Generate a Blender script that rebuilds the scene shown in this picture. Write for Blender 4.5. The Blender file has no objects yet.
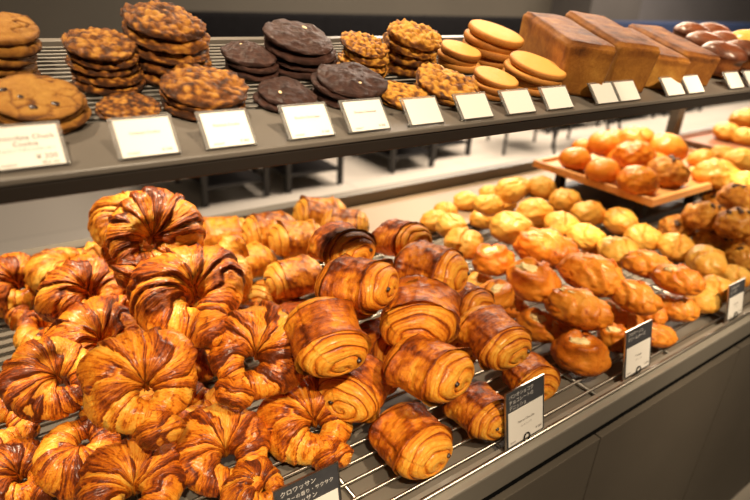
import bpy, math, random
import numpy as np
from mathutils import Vector, Matrix, noise
R = math.radians
S = bpy.context.scene
COL = S.collection
TZ = 0.865                      # height of the display tray above the floor
CZ = 1.45                       # eye height
# ------------------------------------------------------------------ camera basis
F = 583.0
def nrm(v): return v / np.linalg.norm(v)
aX = nrm(np.array([865., 220., -F])); aZ = nrm(np.array([75., 1250., F]))
aZ = nrm(aZ - aX * (aX @ aZ)); aY = np.cross(aZ, aX)
M3 = np.array([aX, aY, aZ])     # camera -> world
CAM = np.array([0., 0., CZ])
def ray(px, py): return M3 @ np.array([px - 375., 250. - py, -F])
def at(px, py, z):
    d = ray(px, py); return CAM + d * ((z - CAM[2]) / d[2])
def aty(px, py, y):
    d = ray(px, py); return CAM + d * (y / d[1])
def projy(P):
    c = M3.T @ (np.array(P) - CAM); return 250 - F * c[1] / -c[2]
def depth(P): return -(M3.T @ (np.array(P) - CAM))[2]

# ------------------------------------------------------------------ materials
def newmat(name):
    m = bpy.data.materials.new(name); m.use_nodes = True
    nt = m.node_tree; b = nt.nodes['Principled BSDF']
    return m, nt, b
def N(nt, t, **kw):
    n = nt.nodes.new(t)
    for k, v in kw.items():
        if k in n.inputs: n.inputs[k].default_value = v
        else: setattr(n, k, v)
    return n
def ramp(nt, fac, stops):
    r = N(nt, 'ShaderNodeValToRGB'); e = r.color_ramp.elements
    e[0].position, e[0].color = stops[0][0], (*stops[0][1], 1)
    e[1].position, e[1].color = stops[-1][0], (*stops[-1][1], 1)
    for p, c in stops[1:-1]:
        x = e.new(p); x.color = (*c, 1)
    nt.links.new(fac, r.inputs['Fac']); return r.outputs['Color']
def math_(nt, op, a, b=None, c=None):
    n = N(nt, 'ShaderNodeMath', operation=op)
    for i, v in enumerate((a, b, c)):
        if v is None: continue
        if isinstance(v, (int, float)): n.inputs[i].default_value = v
        else: nt.links.new(v, n.inputs[i])
    return n.outputs[0]
def plain(name, col, rough=.5, metal=0., noise_amt=.0, scale=20., spec=.5, emit=None, bump=0.):
    m, nt, b = newmat(name)
    b.inputs['Roughness'].default_value = rough; b.inputs['Metallic'].default_value = metal
    b.inputs['Specular IOR Level'].default_value = spec
    tc = N(nt, 'ShaderNodeTexCoord')
    nz = N(nt, 'ShaderNodeTexNoise', Scale=scale, Detail=4.)
    nt.links.new(tc.outputs['Object'], nz.inputs['Vector'])
    lo = tuple(c * (1 - noise_amt) for c in col); hi = tuple(min(1, c * (1 + noise_amt)) for c in col)
    nt.links.new(ramp(nt, nz.outputs['Fac'], [(.3, lo), (.7, hi)]), b.inputs['Base Color'])
    if bump:
        bp = N(nt, 'ShaderNodeBump', Strength=bump, Distance=.002)
        nt.links.new(nz.outputs['Fac'], bp.inputs['Height']); nt.links.new(bp.outputs[0], b.inputs['Normal'])
    if emit:
        b.inputs['Emission Color'].default_value = (*emit[0], 1); b.inputs['Emission Strength'].default_value = emit[1]
    return m

def pastry(name, stops, lines=.35, uvs=(70, 2.5), rough=.36, bumpS=.6, crack=190., blotch=.3, blscale=35., coat=.25, rnd=.16, spots=0.):
    """baked dough: 'brown' attribute + flaky lines along uv + blotches drives the crust colour"""
    m, nt, b = newmat(name)
    at_ = N(nt, 'ShaderNodeAttribute', attribute_name='brown')
    tc = N(nt, 'ShaderNodeTexCoord'); oi = N(nt, 'ShaderNodeObjectInfo')
    mp = N(nt, 'ShaderNodeMapping'); mp.inputs['Scale'].default_value = (uvs[0], uvs[1], 1)
    nt.links.new(tc.outputs['UV'], mp.inputs['Vector'])
    add = N(nt, 'ShaderNodeVectorMath', operation='ADD')
    nt.links.new(mp.outputs[0], add.inputs[0]); nt.links.new(oi.outputs['Location'], add.inputs[1])
    ln = N(nt, 'ShaderNodeTexNoise', Scale=1., Detail=5., Roughness=.65, Distortion=.35)
    nt.links.new(add.outputs[0], ln.inputs['Vector'])
    add2 = N(nt, 'ShaderNodeVectorMath', operation='ADD')
    nt.links.new(tc.outputs['Object'], add2.inputs[0]); nt.links.new(oi.outputs['Location'], add2.inputs[1])
    bl = N(nt, 'ShaderNodeTexNoise', Scale=blscale, Detail=5., Roughness=.6)
    nt.links.new(add2.outputs[0], bl.inputs['Vector'])
    cr = N(nt, 'ShaderNodeTexNoise', Scale=crack, Detail=3., Roughness=.6, Distortion=1.2)
    nt.links.new(add2.outputs[0], cr.inputs['Vector'])
    f = math_(nt, 'MULTIPLY_ADD', math_(nt, 'SUBTRACT', ln.outputs['Fac'], .5), lines * 2, at_.outputs['Fac'])
    f = math_(nt, 'MULTIPLY_ADD', math_(nt, 'SUBTRACT', bl.outputs['Fac'], .5), blotch * 2.2, f)
    f = math_(nt, 'MULTIPLY_ADD', math_(nt, 'SUBTRACT', cr.outputs['Fac'], .5), .5, f)
    f = math_(nt, 'MULTIPLY_ADD', math_(nt, 'SUBTRACT', oi.outputs['Random'], .5), rnd, f)
    col = ramp(nt, f, stops)
    if spots:
        vo = N(nt, 'ShaderNodeTexVoronoi', Scale=spots); nt.links.new(add2.outputs[0], vo.inputs['Vector'])
        sp = math_(nt, 'LESS_THAN', vo.outputs['Distance'], .16)
        mx = N(nt, 'ShaderNodeMix', data_type='RGBA'); nt.links.new(sp, mx.inputs[0])
        nt.links.new(col, mx.inputs[6]); mx.inputs[7].default_value = (.06, .02, .006, 1); col = mx.outputs[2]
    nt.links.new(col, b.inputs['Base Color'])
    b.inputs['Roughness'].default_value = rough
    b.inputs['Coat Weight'].default_value = coat; b.inputs['Coat Roughness'].default_value = .24
    b.inputs['Coat Tint'].default_value = (1, .75, .4, 1); b.inputs['Specular IOR Level'].default_value = .3
    h = math_(nt, 'MULTIPLY_ADD', ln.outputs['Fac'], .8, math_(nt, 'MULTIPLY', cr.outputs['Fac'], .7))
    bp = N(nt, 'ShaderNodeBump', Strength=bumpS, Distance=.0022)
    nt.links.new(h, bp.inputs['Height']); nt.links.new(bp.outputs[0], b.inputs['Normal'])
    return m
CRUST = [(.0, (.96, 0.5786, 0.0935)), (.28, (.90, 0.379, 0.033)), (.5, (.74, 0.2292, 0.01375)), (.7, (.45, 0.1013, 0.0066)), (.88, (.22, 0.03966, 0.00385)), (1., (.11, 0.01939, 0.00275))]
CRUST_LIT = [(.0, (.95, 0.6528, 0.165)), (.3, (.90, 0.48, 0.0715)), (.6, (.74, 0.288, 0.02475)), (.85, (.42, 0.1152, 0.00825)), (1., (.2, 0.048, 0.0055))]
PALE = [(.0, (.96, .66, .16)), (.35, (.92, .49, .075)), (.6, (.80, .31, .028)), (.85, (.48, .145, .012)), (1., (.2, .05, .006))]
BUNO = [(.0, (.92, 0.491, 0.0935)), (.35, (.82, 0.2938, 0.0275)), (.6, (.62, 0.1632, 0.011)), (.85, (.30, 0.06528, 0.0066)), (1., (.12, 0.02448, 0.0044))]
NUTTY = [(.0, (.88, 0.4992, 0.088)), (.35, (.74, 0.3168, 0.033)), (.6, (.48, 0.1536, 0.01375)), (.85, (.18, 0.0528, 0.0066)), (1., (.06, 0.0192, 0.0055))]
mat = dict(
    croissant=pastry('croissant_crust', CRUST, blotch=.20, lines=.50, uvs=(85, .7), coat=.28, bumpS=1.),
    croissant_lit=pastry('lit_croissant_crust', CRUST_LIT, lines=.40, uvs=(52, .8), coat=.1),  # croissant crust made lighter, with the bright light painted into its colour
    pain=pastry('chocolate_roll_crust', CRUST, lines=.30, uvs=(26, .7), crack=230., blotch=.34, bumpS=1., coat=.2),
    pain_lit=pastry('lit_chocolate_roll_crust', CRUST_LIT, lines=.22, uvs=(26, .7), coat=.08),  # lighter copy of the roll crust; strong light is painted in
    danish=pastry('folded_bun_crust', BUNO, lines=.15, uvs=(20, 3), blotch=.36, blscale=45., bumpS=.4, rough=.3),
    danish_dark=pastry('browned_fold', BUNO[2:-1] + [(1., (.10, .028, .004))], lines=.1, uvs=(10, 3), blotch=.4, blscale=45., bumpS=.5, rough=.3),
    pale=pastry('pale_bun_crust', PALE, lines=.08, uvs=(12, 3), blotch=.50, blscale=30., bumpS=.5, rough=.36, coat=.3),
    spotted=pastry('raisin_bun_crust', PALE, lines=.08, uvs=(12, 3), blotch=.5, blscale=30., bumpS=.5, rough=.36, coat=.3, spots=55.),
    round=pastry('round_bun_crust', BUNO, lines=.08, uvs=(10, 3), blotch=.34, blscale=30., bumpS=.35, rough=.28, coat=.5),
    nutty=pastry('nut_roll_crust', NUTTY, lines=.1, uvs=(10, 3), blotch=.5, blscale=45., bumpS=.9, rough=.5),
    choc_chunk=pastry('chunk_cookie_dough', [(.0, (.62, 0.323, 0.06)), (.4, (.45, 0.19, 0.027)), (.75, (.22, 0.076, 0.0108)), (1., (.06, 0.019, 0.0048))], lines=0, blotch=.3, blscale=50., crack=420., rough=.65, coat=0, bumpS=.7),
    oat=pastry('oat_cookie_dough', [(.0, (.80, 0.4275, 0.078)), (.4, (.60, 0.247, 0.03)), (.7, (.28, 0.0855, 0.0108)), (1., (.06, 0.019, 0.0048))], lines=0, blotch=.4, blscale=80., crack=420., rough=.55, coat=.05, bumpS=.9),
    nutcookie=pastry('nut_cookie_dough', [(.0, (.92, 0.551, 0.102)), (.45, (.78, 0.342, 0.036)), (.75, (.36, 0.1235, 0.012)), (1., (.1, 0.0285, 0.006))], lines=0, blotch=.35, blscale=80., crack=400., rough=.55, coat=.05, bumpS=.8),
    darkcookie=pastry('dark_chocolate_cookie_dough', [(.0, (.10, .042, .028)), (.5, (.052, .020, .014)), (1., (.014, .006, .005))], lines=0, blotch=.35, blscale=60., crack=380., rough=.5, coat=.05, bumpS=.8),
    biscuit=pastry('butter_biscuit_dough', [(.0, (.86, .49, .13)), (.5, (.74, .35, .07)), (.85, (.46, .17, .025)), (1., (.28, .085, .012))], lines=0, blotch=.15, blscale=30., crack=300., rough=.55, coat=0., bumpS=.3),
    loaf=pastry('loaf_crust', [(.0, (.72, 0.361, 0.06)), (.4, (.52, 0.209, 0.027)), (.7, (.33, 0.1092, 0.012)), (1., (.12, 0.03325, 0.0048))], lines=0, blotch=.6, blscale=26., crack=150., rough=.55, coat=.03, bumpS=1.),
    tinroll=pastry('dark_roll_crust', [(.0, (.60, .28, .08)), (.4, (.30, .09, .03)), (.75, (.10, .03, .014)), (1., (.04, .013, .008))], lines=0, blotch=.35, blscale=22., crack=160., rough=.28, coat=.4, bumpS=.4),
    cream=plain('cream_cheese', (.97, .74, .34), .25, noise_amt=.12, scale=70, bump=.4),
    choc=plain('dark_chocolate', (.035, .014, .008), .35, noise_amt=.3),
    nut=plain('walnut', (.10, .04, .015), .5, noise_amt=.5, scale=120),
    almond=plain('almond', (.90, .68, .36), .5, noise_amt=.1),
    shelfwire=plain('shelf_wire', (.16, .145, .125), .45, .6, noise_amt=.1),
    metal=plain('brushed_steel', (.62, .57, .50), .28, 1., noise_amt=.1),
    wire=plain('rack_wire', (.46, .42, .36), .34, 1., noise_amt=.1),
    tray=plain('tray_steel', (.20, .175, .14), .5, .2, noise_amt=.1, scale=6),
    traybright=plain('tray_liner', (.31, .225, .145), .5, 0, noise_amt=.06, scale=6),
    fascia=plain('counter_laminate', (.165, .148, .122), .38, noise_amt=.04, scale=8),
    cabinet=plain('cabinet_laminate', (.105, .089, .069), .42, noise_amt=.05, scale=8),
    shelf=plain('shelf_laminate', (.15, .13, .108), .35, noise_amt=.05, scale=10),
    shelfedge=plain('shelf_edge_laminate', (.022, .016, .012), .5, noise_amt=.08, scale=10),
    shelfdark=plain('shelf_deck', (.10, .09, .075), .4, noise_amt=.1, scale=10),
    black=plain('black_paint', (.012, .011, .011), .45, noise_amt=.2, scale=9),
    blackwire=plain('black_wire', (.02, .018, .016), .3, .6),
    chair=plain('black_chair_paint', (.018, .015, .014), .5, noise_amt=.2, scale=9),
    card=plain('white_card', (.86, .82, .75), .6),
    slate=plain('dark_header_card', (.045, .045, .05), .5, noise_amt=.2, scale=40),
    ink=plain('grey_ink', (.16, .13, .11), .7),
    chalk=plain('chalk_lettering', (.75, .72, .68), .7),
    wall=plain('olive_grey_plaster', (.125, .108, .082), .8, noise_amt=.06, scale=1.5),
    pillar=plain('grey_pillar_plaster', (.105, .094, .086), .8, noise_amt=.05, scale=2),
    bluewall=plain('cool_grey_plaster', (.27, .255, .26), .8, noise_amt=.05, scale=2),
    navy=plain('navy_fabric', (.012, .028, .085), .8, noise_amt=.25, scale=12),
    leather=plain('black_leather', (.006, .0055, .006), .9, spec=.12, noise_amt=.2, scale=12),
    void=plain('recess_shade_black', (.004, .004, .004), 1., spec=.05),  # near-black, so the shade of the gap is put into the colour
    trim=plain('edge_trim', (.36, .33, .28), .4, .3),
)
def m_acrylic():
    m, nt, b = newmat('clear_acrylic')
    b.inputs['Roughness'].default_value = .06; b.inputs['IOR'].default_value = 1.45
    b.inputs['Transmission Weight'].default_value = .85; b.inputs['Base Color'].default_value = (.92, .90, .86, 1)
    return m
mat['acrylic'] = m_acrylic()
def m_wood(name, c1, c2, sc=(3, 40, 40)):
    m, nt, b = newmat(name)
    tc = N(nt, 'ShaderNodeTexCoord'); mp = N(nt, 'ShaderNodeMapping'); mp.inputs['Scale'].default_value = sc
    nt.links.new(tc.outputs['Object'], mp.inputs['Vector'])
    nz = N(nt, 'ShaderNodeTexNoise', Scale=1.5, Detail=6., Distortion=.6); nt.links.new(mp.outputs[0], nz.inputs['Vector'])
    nt.links.new(ramp(nt, nz.outputs['Fac'], [(.3, c1), (.7, c2)]), b.inputs['Base Color']); b.inputs['Roughness'].default_value = .45
    return m
mat['wood'] = m_wood('tray_wood', (.64, .29, .085), (.78, .40, .13))
mat['darkwood'] = m_wood('brown_tray_wood', (.24, .085, .035), (.34, .13, .055))
def m_floor():
    m, nt, b = newmat('beige_floor_tile')
    tc = N(nt, 'ShaderNodeTexCoord')
    br = N(nt, 'ShaderNodeTexBrick', Scale=1.)
    br.offset = 0; br.inputs['Color1'].default_value = (.58, .52, .44, 1); br.inputs['Color2'].default_value = (.61, .55, .465, 1)
    br.inputs['Mortar'].default_value = (.44, .39, .33, 1); br.inputs['Mortar Size'].default_value = .006
    br.inputs['Brick Width'].default_value = 1.2; br.inputs['Row Height'].default_value = 1.2
    nt.links.new(tc.outputs['Object'], br.inputs['Vector']); nt.links.new(br.outputs['Color'], b.inputs['Base Color'])
    b.inputs['Roughness'].default_value = .55
    return m
mat['floor'] = m_floor()

# ------------------------------------------------------------------ object helpers
def link(name, mesh, parent=None, m=None):
    o = bpy.data.objects.new(name, mesh); COL.objects.link(o)
    if parent: o.parent = parent
    if m and mesh and not mesh.materials: mesh.materials.append(m)
    return o
def empty(name, loc=(0, 0, 0), mtx=None):
    o = bpy.data.objects.new(name, None); COL.objects.link(o); o.empty_display_size = .02
    if mtx is not None: o.matrix_world = mtx
    else: o.location = loc
    return o
def tag(o, label, cat, group=None):
    o['label'] = label; o['category'] = cat
    if group: o['group'] = group
    return o
def copy_tree(o, parent=None):
    c = o.copy(); COL.objects.link(c)
    if parent: c.parent = parent
    for ch in o.children: copy_tree(ch, c)
    return c
class MB:
    def __init__(s): s.v, s.f = [], []
    def quadbox(s, P):          # 8 corner points: 4 bottom ccw, 4 top ccw
        k = len(s.v); s.v += [tuple(p) for p in P]
        for q in ((0, 3, 2, 1), (4, 5, 6, 7), (0, 1, 5, 4), (1, 2, 6, 5), (2, 3, 7, 6), (3, 0, 4, 7)):
            s.f.append(tuple(k + i for i in q))
        return s
    def box(s, a, b):
        (x0, y0, z0), (x1, y1, z1) = a, b
        return s.quadbox([(x0, y0, z0), (x1, y0, z0), (x1, y1, z0), (x0, y1, z0), (x0, y0, z1), (x1, y0, z1), (x1, y1, z1), (x0, y1, z1)])
    def tube(s, pts, r, n=8):
        pts = [Vector(p) for p in pts]; k = len(s.v); prev = None
        for i, p in enumerate(pts):
            t = (pts[min(i + 1, len(pts) - 1)] - pts[max(i - 1, 0)]).normalized()
            if prev is None:
                a = t.orthogonal().normalized()
            else:
                a = (prev - t * prev.dot(t)).normalized()
            prev = a; b = t.cross(a)
            for j in range(n):
                an = 2 * math.pi * j / n
                s.v.append(tuple(p + (a * math.cos(an) + b * math.sin(an)) * r))
        for i in range(len(pts) - 1):
            for j in range(n):
                s.f.append((k + i * n + j, k + i * n + (j + 1) % n, k + (i + 1) * n + (j + 1) % n, k + (i + 1) * n + j))
        s.f.append(tuple(k + j for j in range(n))[::-1]); e = k + (len(pts) - 1) * n
        s.f.append(tuple(e + j for j in range(n)))
        return s
    def build(s, name, m, parent=None, bevel=0, smooth=False):
        me = bpy.data.meshes.new(name); me.from_pydata(s.v, [], s.f); me.update()
        if smooth: me.polygons.foreach_set('use_smooth', [True] * len(me.polygons))
        o = link(name, me, parent, m)
        if bevel:
            md = o.modifiers.new('bevel', 'BEVEL'); md.width = bevel; md.segments = 3; md.limit_method = 'ANGLE'
        return o
def grid_mesh(name, P, brown, uv, closed_v=True, m=None):
    """P: (nu, nv, 3) rings; first and last rings collapse to poles"""
    nu, nv, _ = P.shape
    me = bpy.data.meshes.new(name)
    verts = [tuple(P[0].mean(0))] + [tuple(p) for p in P[1:-1].reshape(-1, 3)] + [tuple(P[-1].mean(0))]
    def id_(i, j): return 0 if i == 0 else (len(verts) - 1 if i == nu - 1 else 1 + (i - 1) * nv + j % nv)
    faces, fuv = [], []
    for i in range(nu - 1):
        for j in range(nv):
            q = [(i, j), (i + 1, j), (i + 1, j + 1), (i, j + 1)]
            if i == 0: q = [(0, j), (1, j), (1, j + 1)]
            elif i == nu - 2: q = [(i, j), (i + 1, j), (i, j + 1)]
            faces.append([id_(a, b) for a, b in q]); fuv.append(q)
    me.from_pydata(verts, [], faces); me.update()
    a = me.attributes.new('brown', 'FLOAT', 'POINT')
    bv = np.concatenate([[brown[0].mean()], brown[1:-1].reshape(-1), [brown[-1].mean()]]).astype(np.float32)
    a.data.foreach_set('value', bv)
    ul = me.uv_layers.new(name='UVMap'); flat = []
    for q in fuv:
        for (i, jj) in q: flat += [float(uv[i, jj % nv]) , jj / nv * 6.]
    ul.data.foreach_set('uv', flat)
    me.polygons.foreach_set('use_smooth', [True] * len(me.polygons))
    if m: me.materials.append(m)
    return me
def sm(a, b, x):
    t = np.clip((x - a) / (b - a), 0, 1); return t * t * (3 - 2 * t)
def nz(P, sc, off=0.):
    return np.array([noise.noise(Vector((p[0] * sc + off, p[1] * sc + off * .7, p[2] * sc - off))) for p in P.reshape(-1, 3)]).reshape(P.shape[:-1])
def fb(P, sc, off=0.): return nz(P, sc, off) + .5 * nz(P, sc * 2.1, off + 3) + .25 * nz(P, sc * 4.3, off + 7)

# ------------------------------------------------------------------ croissant
def croissant_mesh(seed, nband=6.6, turn=150, L=.150, r0=.043, flare=75, NT=300, NV=64):
    rg = random.Random(seed)
    t = np.linspace(-1, 1, NT); ds = L / (NT / 2)
    psi = np.zeros(NT); mid = NT // 2
    tl, tr = turn * rg.uniform(.88, 1.08), turn * rg.uniform(.88, 1.08)
    for i in range(NT):
        a = abs(t[i]); w = tl if t[i] < 0 else tr
        base = w * (1 - (1 - min(a / .66, 1)) ** 1.1) - flare * max(0, (a - .66) / .34) ** .8
        psi[i] = R(base) * (1 if t[i] >= 0 else -1)
    tx, ty = np.cos(psi), -np.sin(psi)
    cx = np.cumsum(tx) * ds; cy = np.cumsum(ty) * ds; cx -= cx[mid]; cy -= cy[mid]
    cy -= (cy.max() + cy.min()) / 2 + .004
    a = np.abs(t)
    knob = .10 * np.exp(-((a - .88) / .08) ** 2)
    rad = r0 * (1 - .12 * a - .46 * sm(.12, .70, a) + 1.7 * knob) * np.sqrt(np.clip(1 - np.clip((a - .88) / .12, 0, 1) ** 2.2, 0, 1)); rad = np.maximum(rad, .0004)
    th = np.linspace(0, 2 * math.pi, NV, endpoint=False)
    C_, S_ = np.cos(th), np.sin(th)
    P = np.zeros((NT, NV, 3))
    nx, ny = -ty, tx
    rnd_ = [rg.uniform(-1, 1) for _ in range(80)]
    # the inside of the curl is squeezed so that the arms meet
    inn = np.where(C_ < 0, .86, 1.)[None, :]
    base = np.zeros((NT, NV, 3))
    base[..., 0] = cx[:, None] + nx[:, None] * C_ * rad[:, None]
    base[..., 1] = cy[:, None] + ny[:, None] * C_ * rad[:, None]
    base[..., 2] = S_ * rad[:, None]
    wob = nz(base, 22, seed * 3.1) * .42 + nz(base, 60, seed * 1.7) * .14
    aw = a + .035 * np.sin(a * 17 + seed) + .02 * np.sin(a * 31 + 2 * seed)
    ph = np.maximum((np.maximum(aw, 0)[:, None] ** .95) * nband + wob + .30 * C_[None, :] * np.sign(t)[:, None] + .5 + rg.uniform(-.2, .2), 0)
    k = np.floor(ph).astype(int); f = ph - k
    prof = .75 * f ** .7 * (1 - sm(.86, 1., f)) - .25
    fine = ph * 4.3 + .8 * nz(base, 45, seed + 21.); ff = fine - np.floor(fine)
    d = rad[:, None] * (.22 * prof + .038 * (ff ** 1.5 * (1 - sm(.85, 1, ff)) - .3))
    d += rad[:, None] * .20 * nz(base, 24, seed + 9.) + .0012 * nz(base, 110, seed + 5.) - .0016 * np.abs(nz(base, 62, seed + 12.)) + .0006 * nz(base, 260, seed + 6.)
    rr = (rad[:, None] + d)
    sq = np.where(S_ > 0, .98, .66)[None, :]
    P[..., 0] = cx[:, None] + nx[:, None] * C_ * rr * inn
    P[..., 1] = cy[:, None] + ny[:, None] * C_ * rr * inn
    P[..., 2] = S_ * rr * sq + .013 * a[:, None] ** 2 - .004
    kk = np.clip(k + np.where(t[:, None] < 0, 20, 0), 0, 79)
    rk = np.array(rnd_)[kk]
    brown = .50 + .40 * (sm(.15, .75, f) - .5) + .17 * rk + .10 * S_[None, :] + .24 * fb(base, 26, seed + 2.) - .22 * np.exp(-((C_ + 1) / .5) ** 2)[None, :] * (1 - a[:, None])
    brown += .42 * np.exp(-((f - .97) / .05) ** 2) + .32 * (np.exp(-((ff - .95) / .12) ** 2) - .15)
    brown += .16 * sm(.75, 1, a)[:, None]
    uv = np.repeat(t[:, None], NV, 1) + wob * .05
    return grid_mesh('croissant', P, np.clip(brown, 0, 1), uv, m=mat['croissant'])

# ------------------------------------------------------------------ pain au chocolat
def pain_mesh(seed, L=.106, ry=.047, rz=.034, wraps=3.2, NV=110):
    rg = random.Random(seed + 100)
    nc, nb = 84, 40
    NT = nc * 2 + nb
    th = np.linspace(0, 2 * math.pi, NV, endpoint=False)
    P = np.zeros((NT, NV, 3)); br = np.zeros((NT, NV)); uv = np.zeros((NT, NV)); body = np.zeros((NT, 1))
    th0 = rg.uniform(1.9, 2.6)
    fr = ((th - th0) / (2 * math.pi)) % 1.0
    offs = [(rg.uniform(-.25, .25), rg.uniform(-.30, .0)) for _ in range(2)]
    cap = [rg.uniform(.026, .032), rg.uniform(.026, .032)]
    lean = rg.uniform(-.15, .15)
    wv = .10 * np.sin(2 * th + seed) + .06 * np.sin(3 * th + 2 * seed)
    for i in range(NT):
        if i < nc: side, rho, inb = -1, i / (nc - 1), 0
        elif i >= nc + nb: side, rho, inb = 1, (NT - 1 - i) / (nc - 1), 0
        else: side, rho, inb = 0, 1, (i - nc) / (nb - 1)
        rr = 1 + .05 * fr
        if side:
            q = (rho ** .85) * (wraps + wv * rho) + fr * side + 1.0 + (.07 * np.sin(3 * th + 5 * rho + seed) + .05 * np.sin(5 * th - 7 * rho + 2 * seed) + .05 * np.sin(2 * th + 11 * rho)) * min(1, rho * 3)
            f = q - np.floor(q)
            o = offs[0 if side < 0 else 1]; B = cap[0 if side < 0 else 1]
            ang = rho * math.pi / 2
            prof = np.sin(np.pi * np.clip(f, 0, 1) ** .8) ** .5
            sc = (.95 * math.sin(ang) ** .92) * (1 + .045 * (prof - .6) * min(1, rho * 3))
            y = np.cos(th) * ry * rr * sc; z = np.sin(th) * rz * rr * sc * np.where(np.sin(th) < 0, .86, 1.)
            y = y + o[0] * ry * (1 - rho) ; z = z + o[1] * rz * (1 - rho)
            x = L / 2 - B + B * math.cos(ang) ** .8 + .0042 * (prof - .6) * min(1, rho * 8) * math.cos(ang * .8)
            P[i, :, 0] = side * x; P[i, :, 1] = y; P[i, :, 2] = z
            fine = (q * 3.2) % 1.0
            br[i] = .27 + .36 * np.exp(-(np.minimum(f, 1 - f) / .09) ** 2) + .17 * np.exp(-(np.minimum(fine, 1 - fine) / .16) ** 2) + .14 * rho ** 2 + .12 * sm(.5, .9, f)
            uv[i] = rho * 1.0 + fr * .15
        else:
            u = inb * 2 - 1; body[i] = 1
            lip = .075 * math.exp(-((1 - abs(u)) / .13) ** 2) - .02
            y = np.cos(th) * ry * (rr + lip * (1 + 6 * wv)); z = np.sin(th) * rz * (rr + lip * (1 + 6 * wv)) * np.where(np.sin(th) < 0, .86, 1.)
            P[i, :, 0] = u * (L / 2 - .029) + (abs(u) ** 6) * np.sign(u) * .006 * (1 + 5 * wv); P[i, :, 1] = y; P[i, :, 2] = z
            seam = np.exp(-(np.minimum(fr, 1 - fr) / .018) ** 2)
            br[i] = .56 + .14 * np.sin(th) + .2 * seam + .16 * sm(.8, 1., abs(u)) - .2 * (np.sin(th) < -.3)
            uv[i] = u * .4
    n1 = fb(P, 28, seed * 2.3); n2 = nz(P, 130, seed * 1.1)
    c = P * np.array([.25, 1, 1]); ln = np.maximum(np.linalg.norm(c, axis=2, keepdims=True), 1e-5)
    P += c / ln * ((.0030 * n1 + .0012 * n2 + .0006 * nz(P, 300, 4)) * (.30 + .70 * body))[..., None]
    P[..., 1] += lean * P[..., 0]
    br += .30 * n1 * (.5 + .5 * body) + .24 * n2 * body
    return grid_mesh('crust', P, np.clip(br, 0, 1), uv, m=mat['pain']), offs, L

# ------------------------------------------------------------------ buns on spherical grids
def ball(NT, NV):
    ph = np.linspace(0, math.pi, NT)[:, None]; th = np.linspace(0, 2 * math.pi, NV, endpoint=False)[None, :]
    D = np.stack([np.sin(ph) * np.cos(th), np.sin(ph) * np.sin(th), np.cos(ph) + 0 * th], -1)
    return D, ph, th
def bun_mesh(seed, kind, NT=44, NV=64):
    rg = random.Random(seed * 7 + 5)
    D, ph, th = ball(NT, NV)
    ax = {'round': (.5, .47, .40), 'pale': (.5, .44, .38), 'oval': (.60, .38, .37), 'danish': (.54, .44, .40), 'nut': (.5, .44, .40), 'lumpy': (.5, .46, .40)}[kind]
    r = np.ones((NT, NV)); br = np.full((NT, NV), .4)
    n1 = fb(D, 1.3, seed * 1.9); n2 = fb(D, 4., seed * 2.7)
    X, Y, Zz = D[..., 0], D[..., 1], D[..., 2]
    a0 = rg.uniform(0, 6.28)
    if kind == 'round':
        r += .05 * n1 + .012 * n2
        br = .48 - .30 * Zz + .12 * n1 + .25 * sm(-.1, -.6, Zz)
    elif kind == 'pale':
        g = X * math.cos(a0) + Y * math.sin(a0) + .22 * n1 + rg.uniform(-.15, .15)
        gr = np.exp(-(g / .07) ** 2) * sm(-.1, .5, Zz)
        r += .13 * n1 + .035 * n2 - .09 * gr + .04 * np.exp(-((g - .16) / .10) ** 2)
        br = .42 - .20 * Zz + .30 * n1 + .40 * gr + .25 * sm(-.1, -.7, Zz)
    elif kind == 'oval':
        g = (X * .9 + Y * .55 + .25 * n1) * 2.1 + rg.random(); f = g - np.floor(g)
        st = f ** 1.3 * (1 - sm(.86, 1, f))
        r += .17 * (st - .3) * sm(-.5, .2, Zz) + .09 * n1 + .04 * n2
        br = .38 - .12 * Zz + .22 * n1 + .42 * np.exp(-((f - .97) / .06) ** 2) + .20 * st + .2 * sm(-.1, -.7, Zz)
    elif kind == 'danish':
        dx, dy = X - .22 * math.cos(a0), Y - .22 * math.sin(a0)
        ang = np.arctan2(dy, dx); rr = np.hypot(dx, dy * 1.25) + .10 * n1
        ring = np.exp(-((rr - .52 - .09 * np.sin(ang - a0)) / .17) ** 2)
        dip = np.exp(-(rr / .30) ** 2)
        cut = np.exp(-((ang - a0 * .3) / .35) ** 2) * np.exp(-((rr - .5) / .3) ** 2)
        top = sm(.0, .4, Zz)
        r += (.20 * ring * (1 + .5 * np.sin(ang * 2 + a0)) - .20 * dip - .20 * cut) * top + .10 * n1 + .05 * n2
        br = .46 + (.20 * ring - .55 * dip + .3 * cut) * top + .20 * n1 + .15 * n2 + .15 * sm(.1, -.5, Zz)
    elif kind in ('nut', 'lumpy'):
        v = np.array([noise.voronoi(Vector(p) * 2.6 + Vector((seed, 0, 0)))[0][0] for p in D.reshape(-1, 3)]).reshape(NT, NV)
        r += (.16 if kind == 'nut' else .10) * (.45 - v) + .07 * n1 + .05 * n2
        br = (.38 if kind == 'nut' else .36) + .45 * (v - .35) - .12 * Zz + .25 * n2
    sq = np.where(Zz < 0, .80, 1.)
    P = D * np.array(ax) * r[..., None]; P[..., 2] *= sq
    P[..., 2] = np.maximum(P[..., 2], -.30)
    mk = {'round': 'round', 'pale': 'pale', 'oval': 'danish', 'danish': 'danish', 'nut': 'nutty', 'lumpy': 'round'}[kind]
    return grid_mesh('crust', P, np.clip(br, 0, 1), np.repeat(ph / math.pi, NV, 1), m=mat[mk])
def blob_mesh(seed, s=(1, 1, 1), m=None, NT=14, NV=18, amp=.18, f=2.2):
    D, ph, th = ball(NT, NV); P = D * (1 + amp * fb(D, f, seed * 1.3))[..., None] * np.array(s)
    return grid_mesh('blob', P, np.full((NT, NV), .4), np.repeat(ph / math.pi, NV, 1), m=m)

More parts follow.
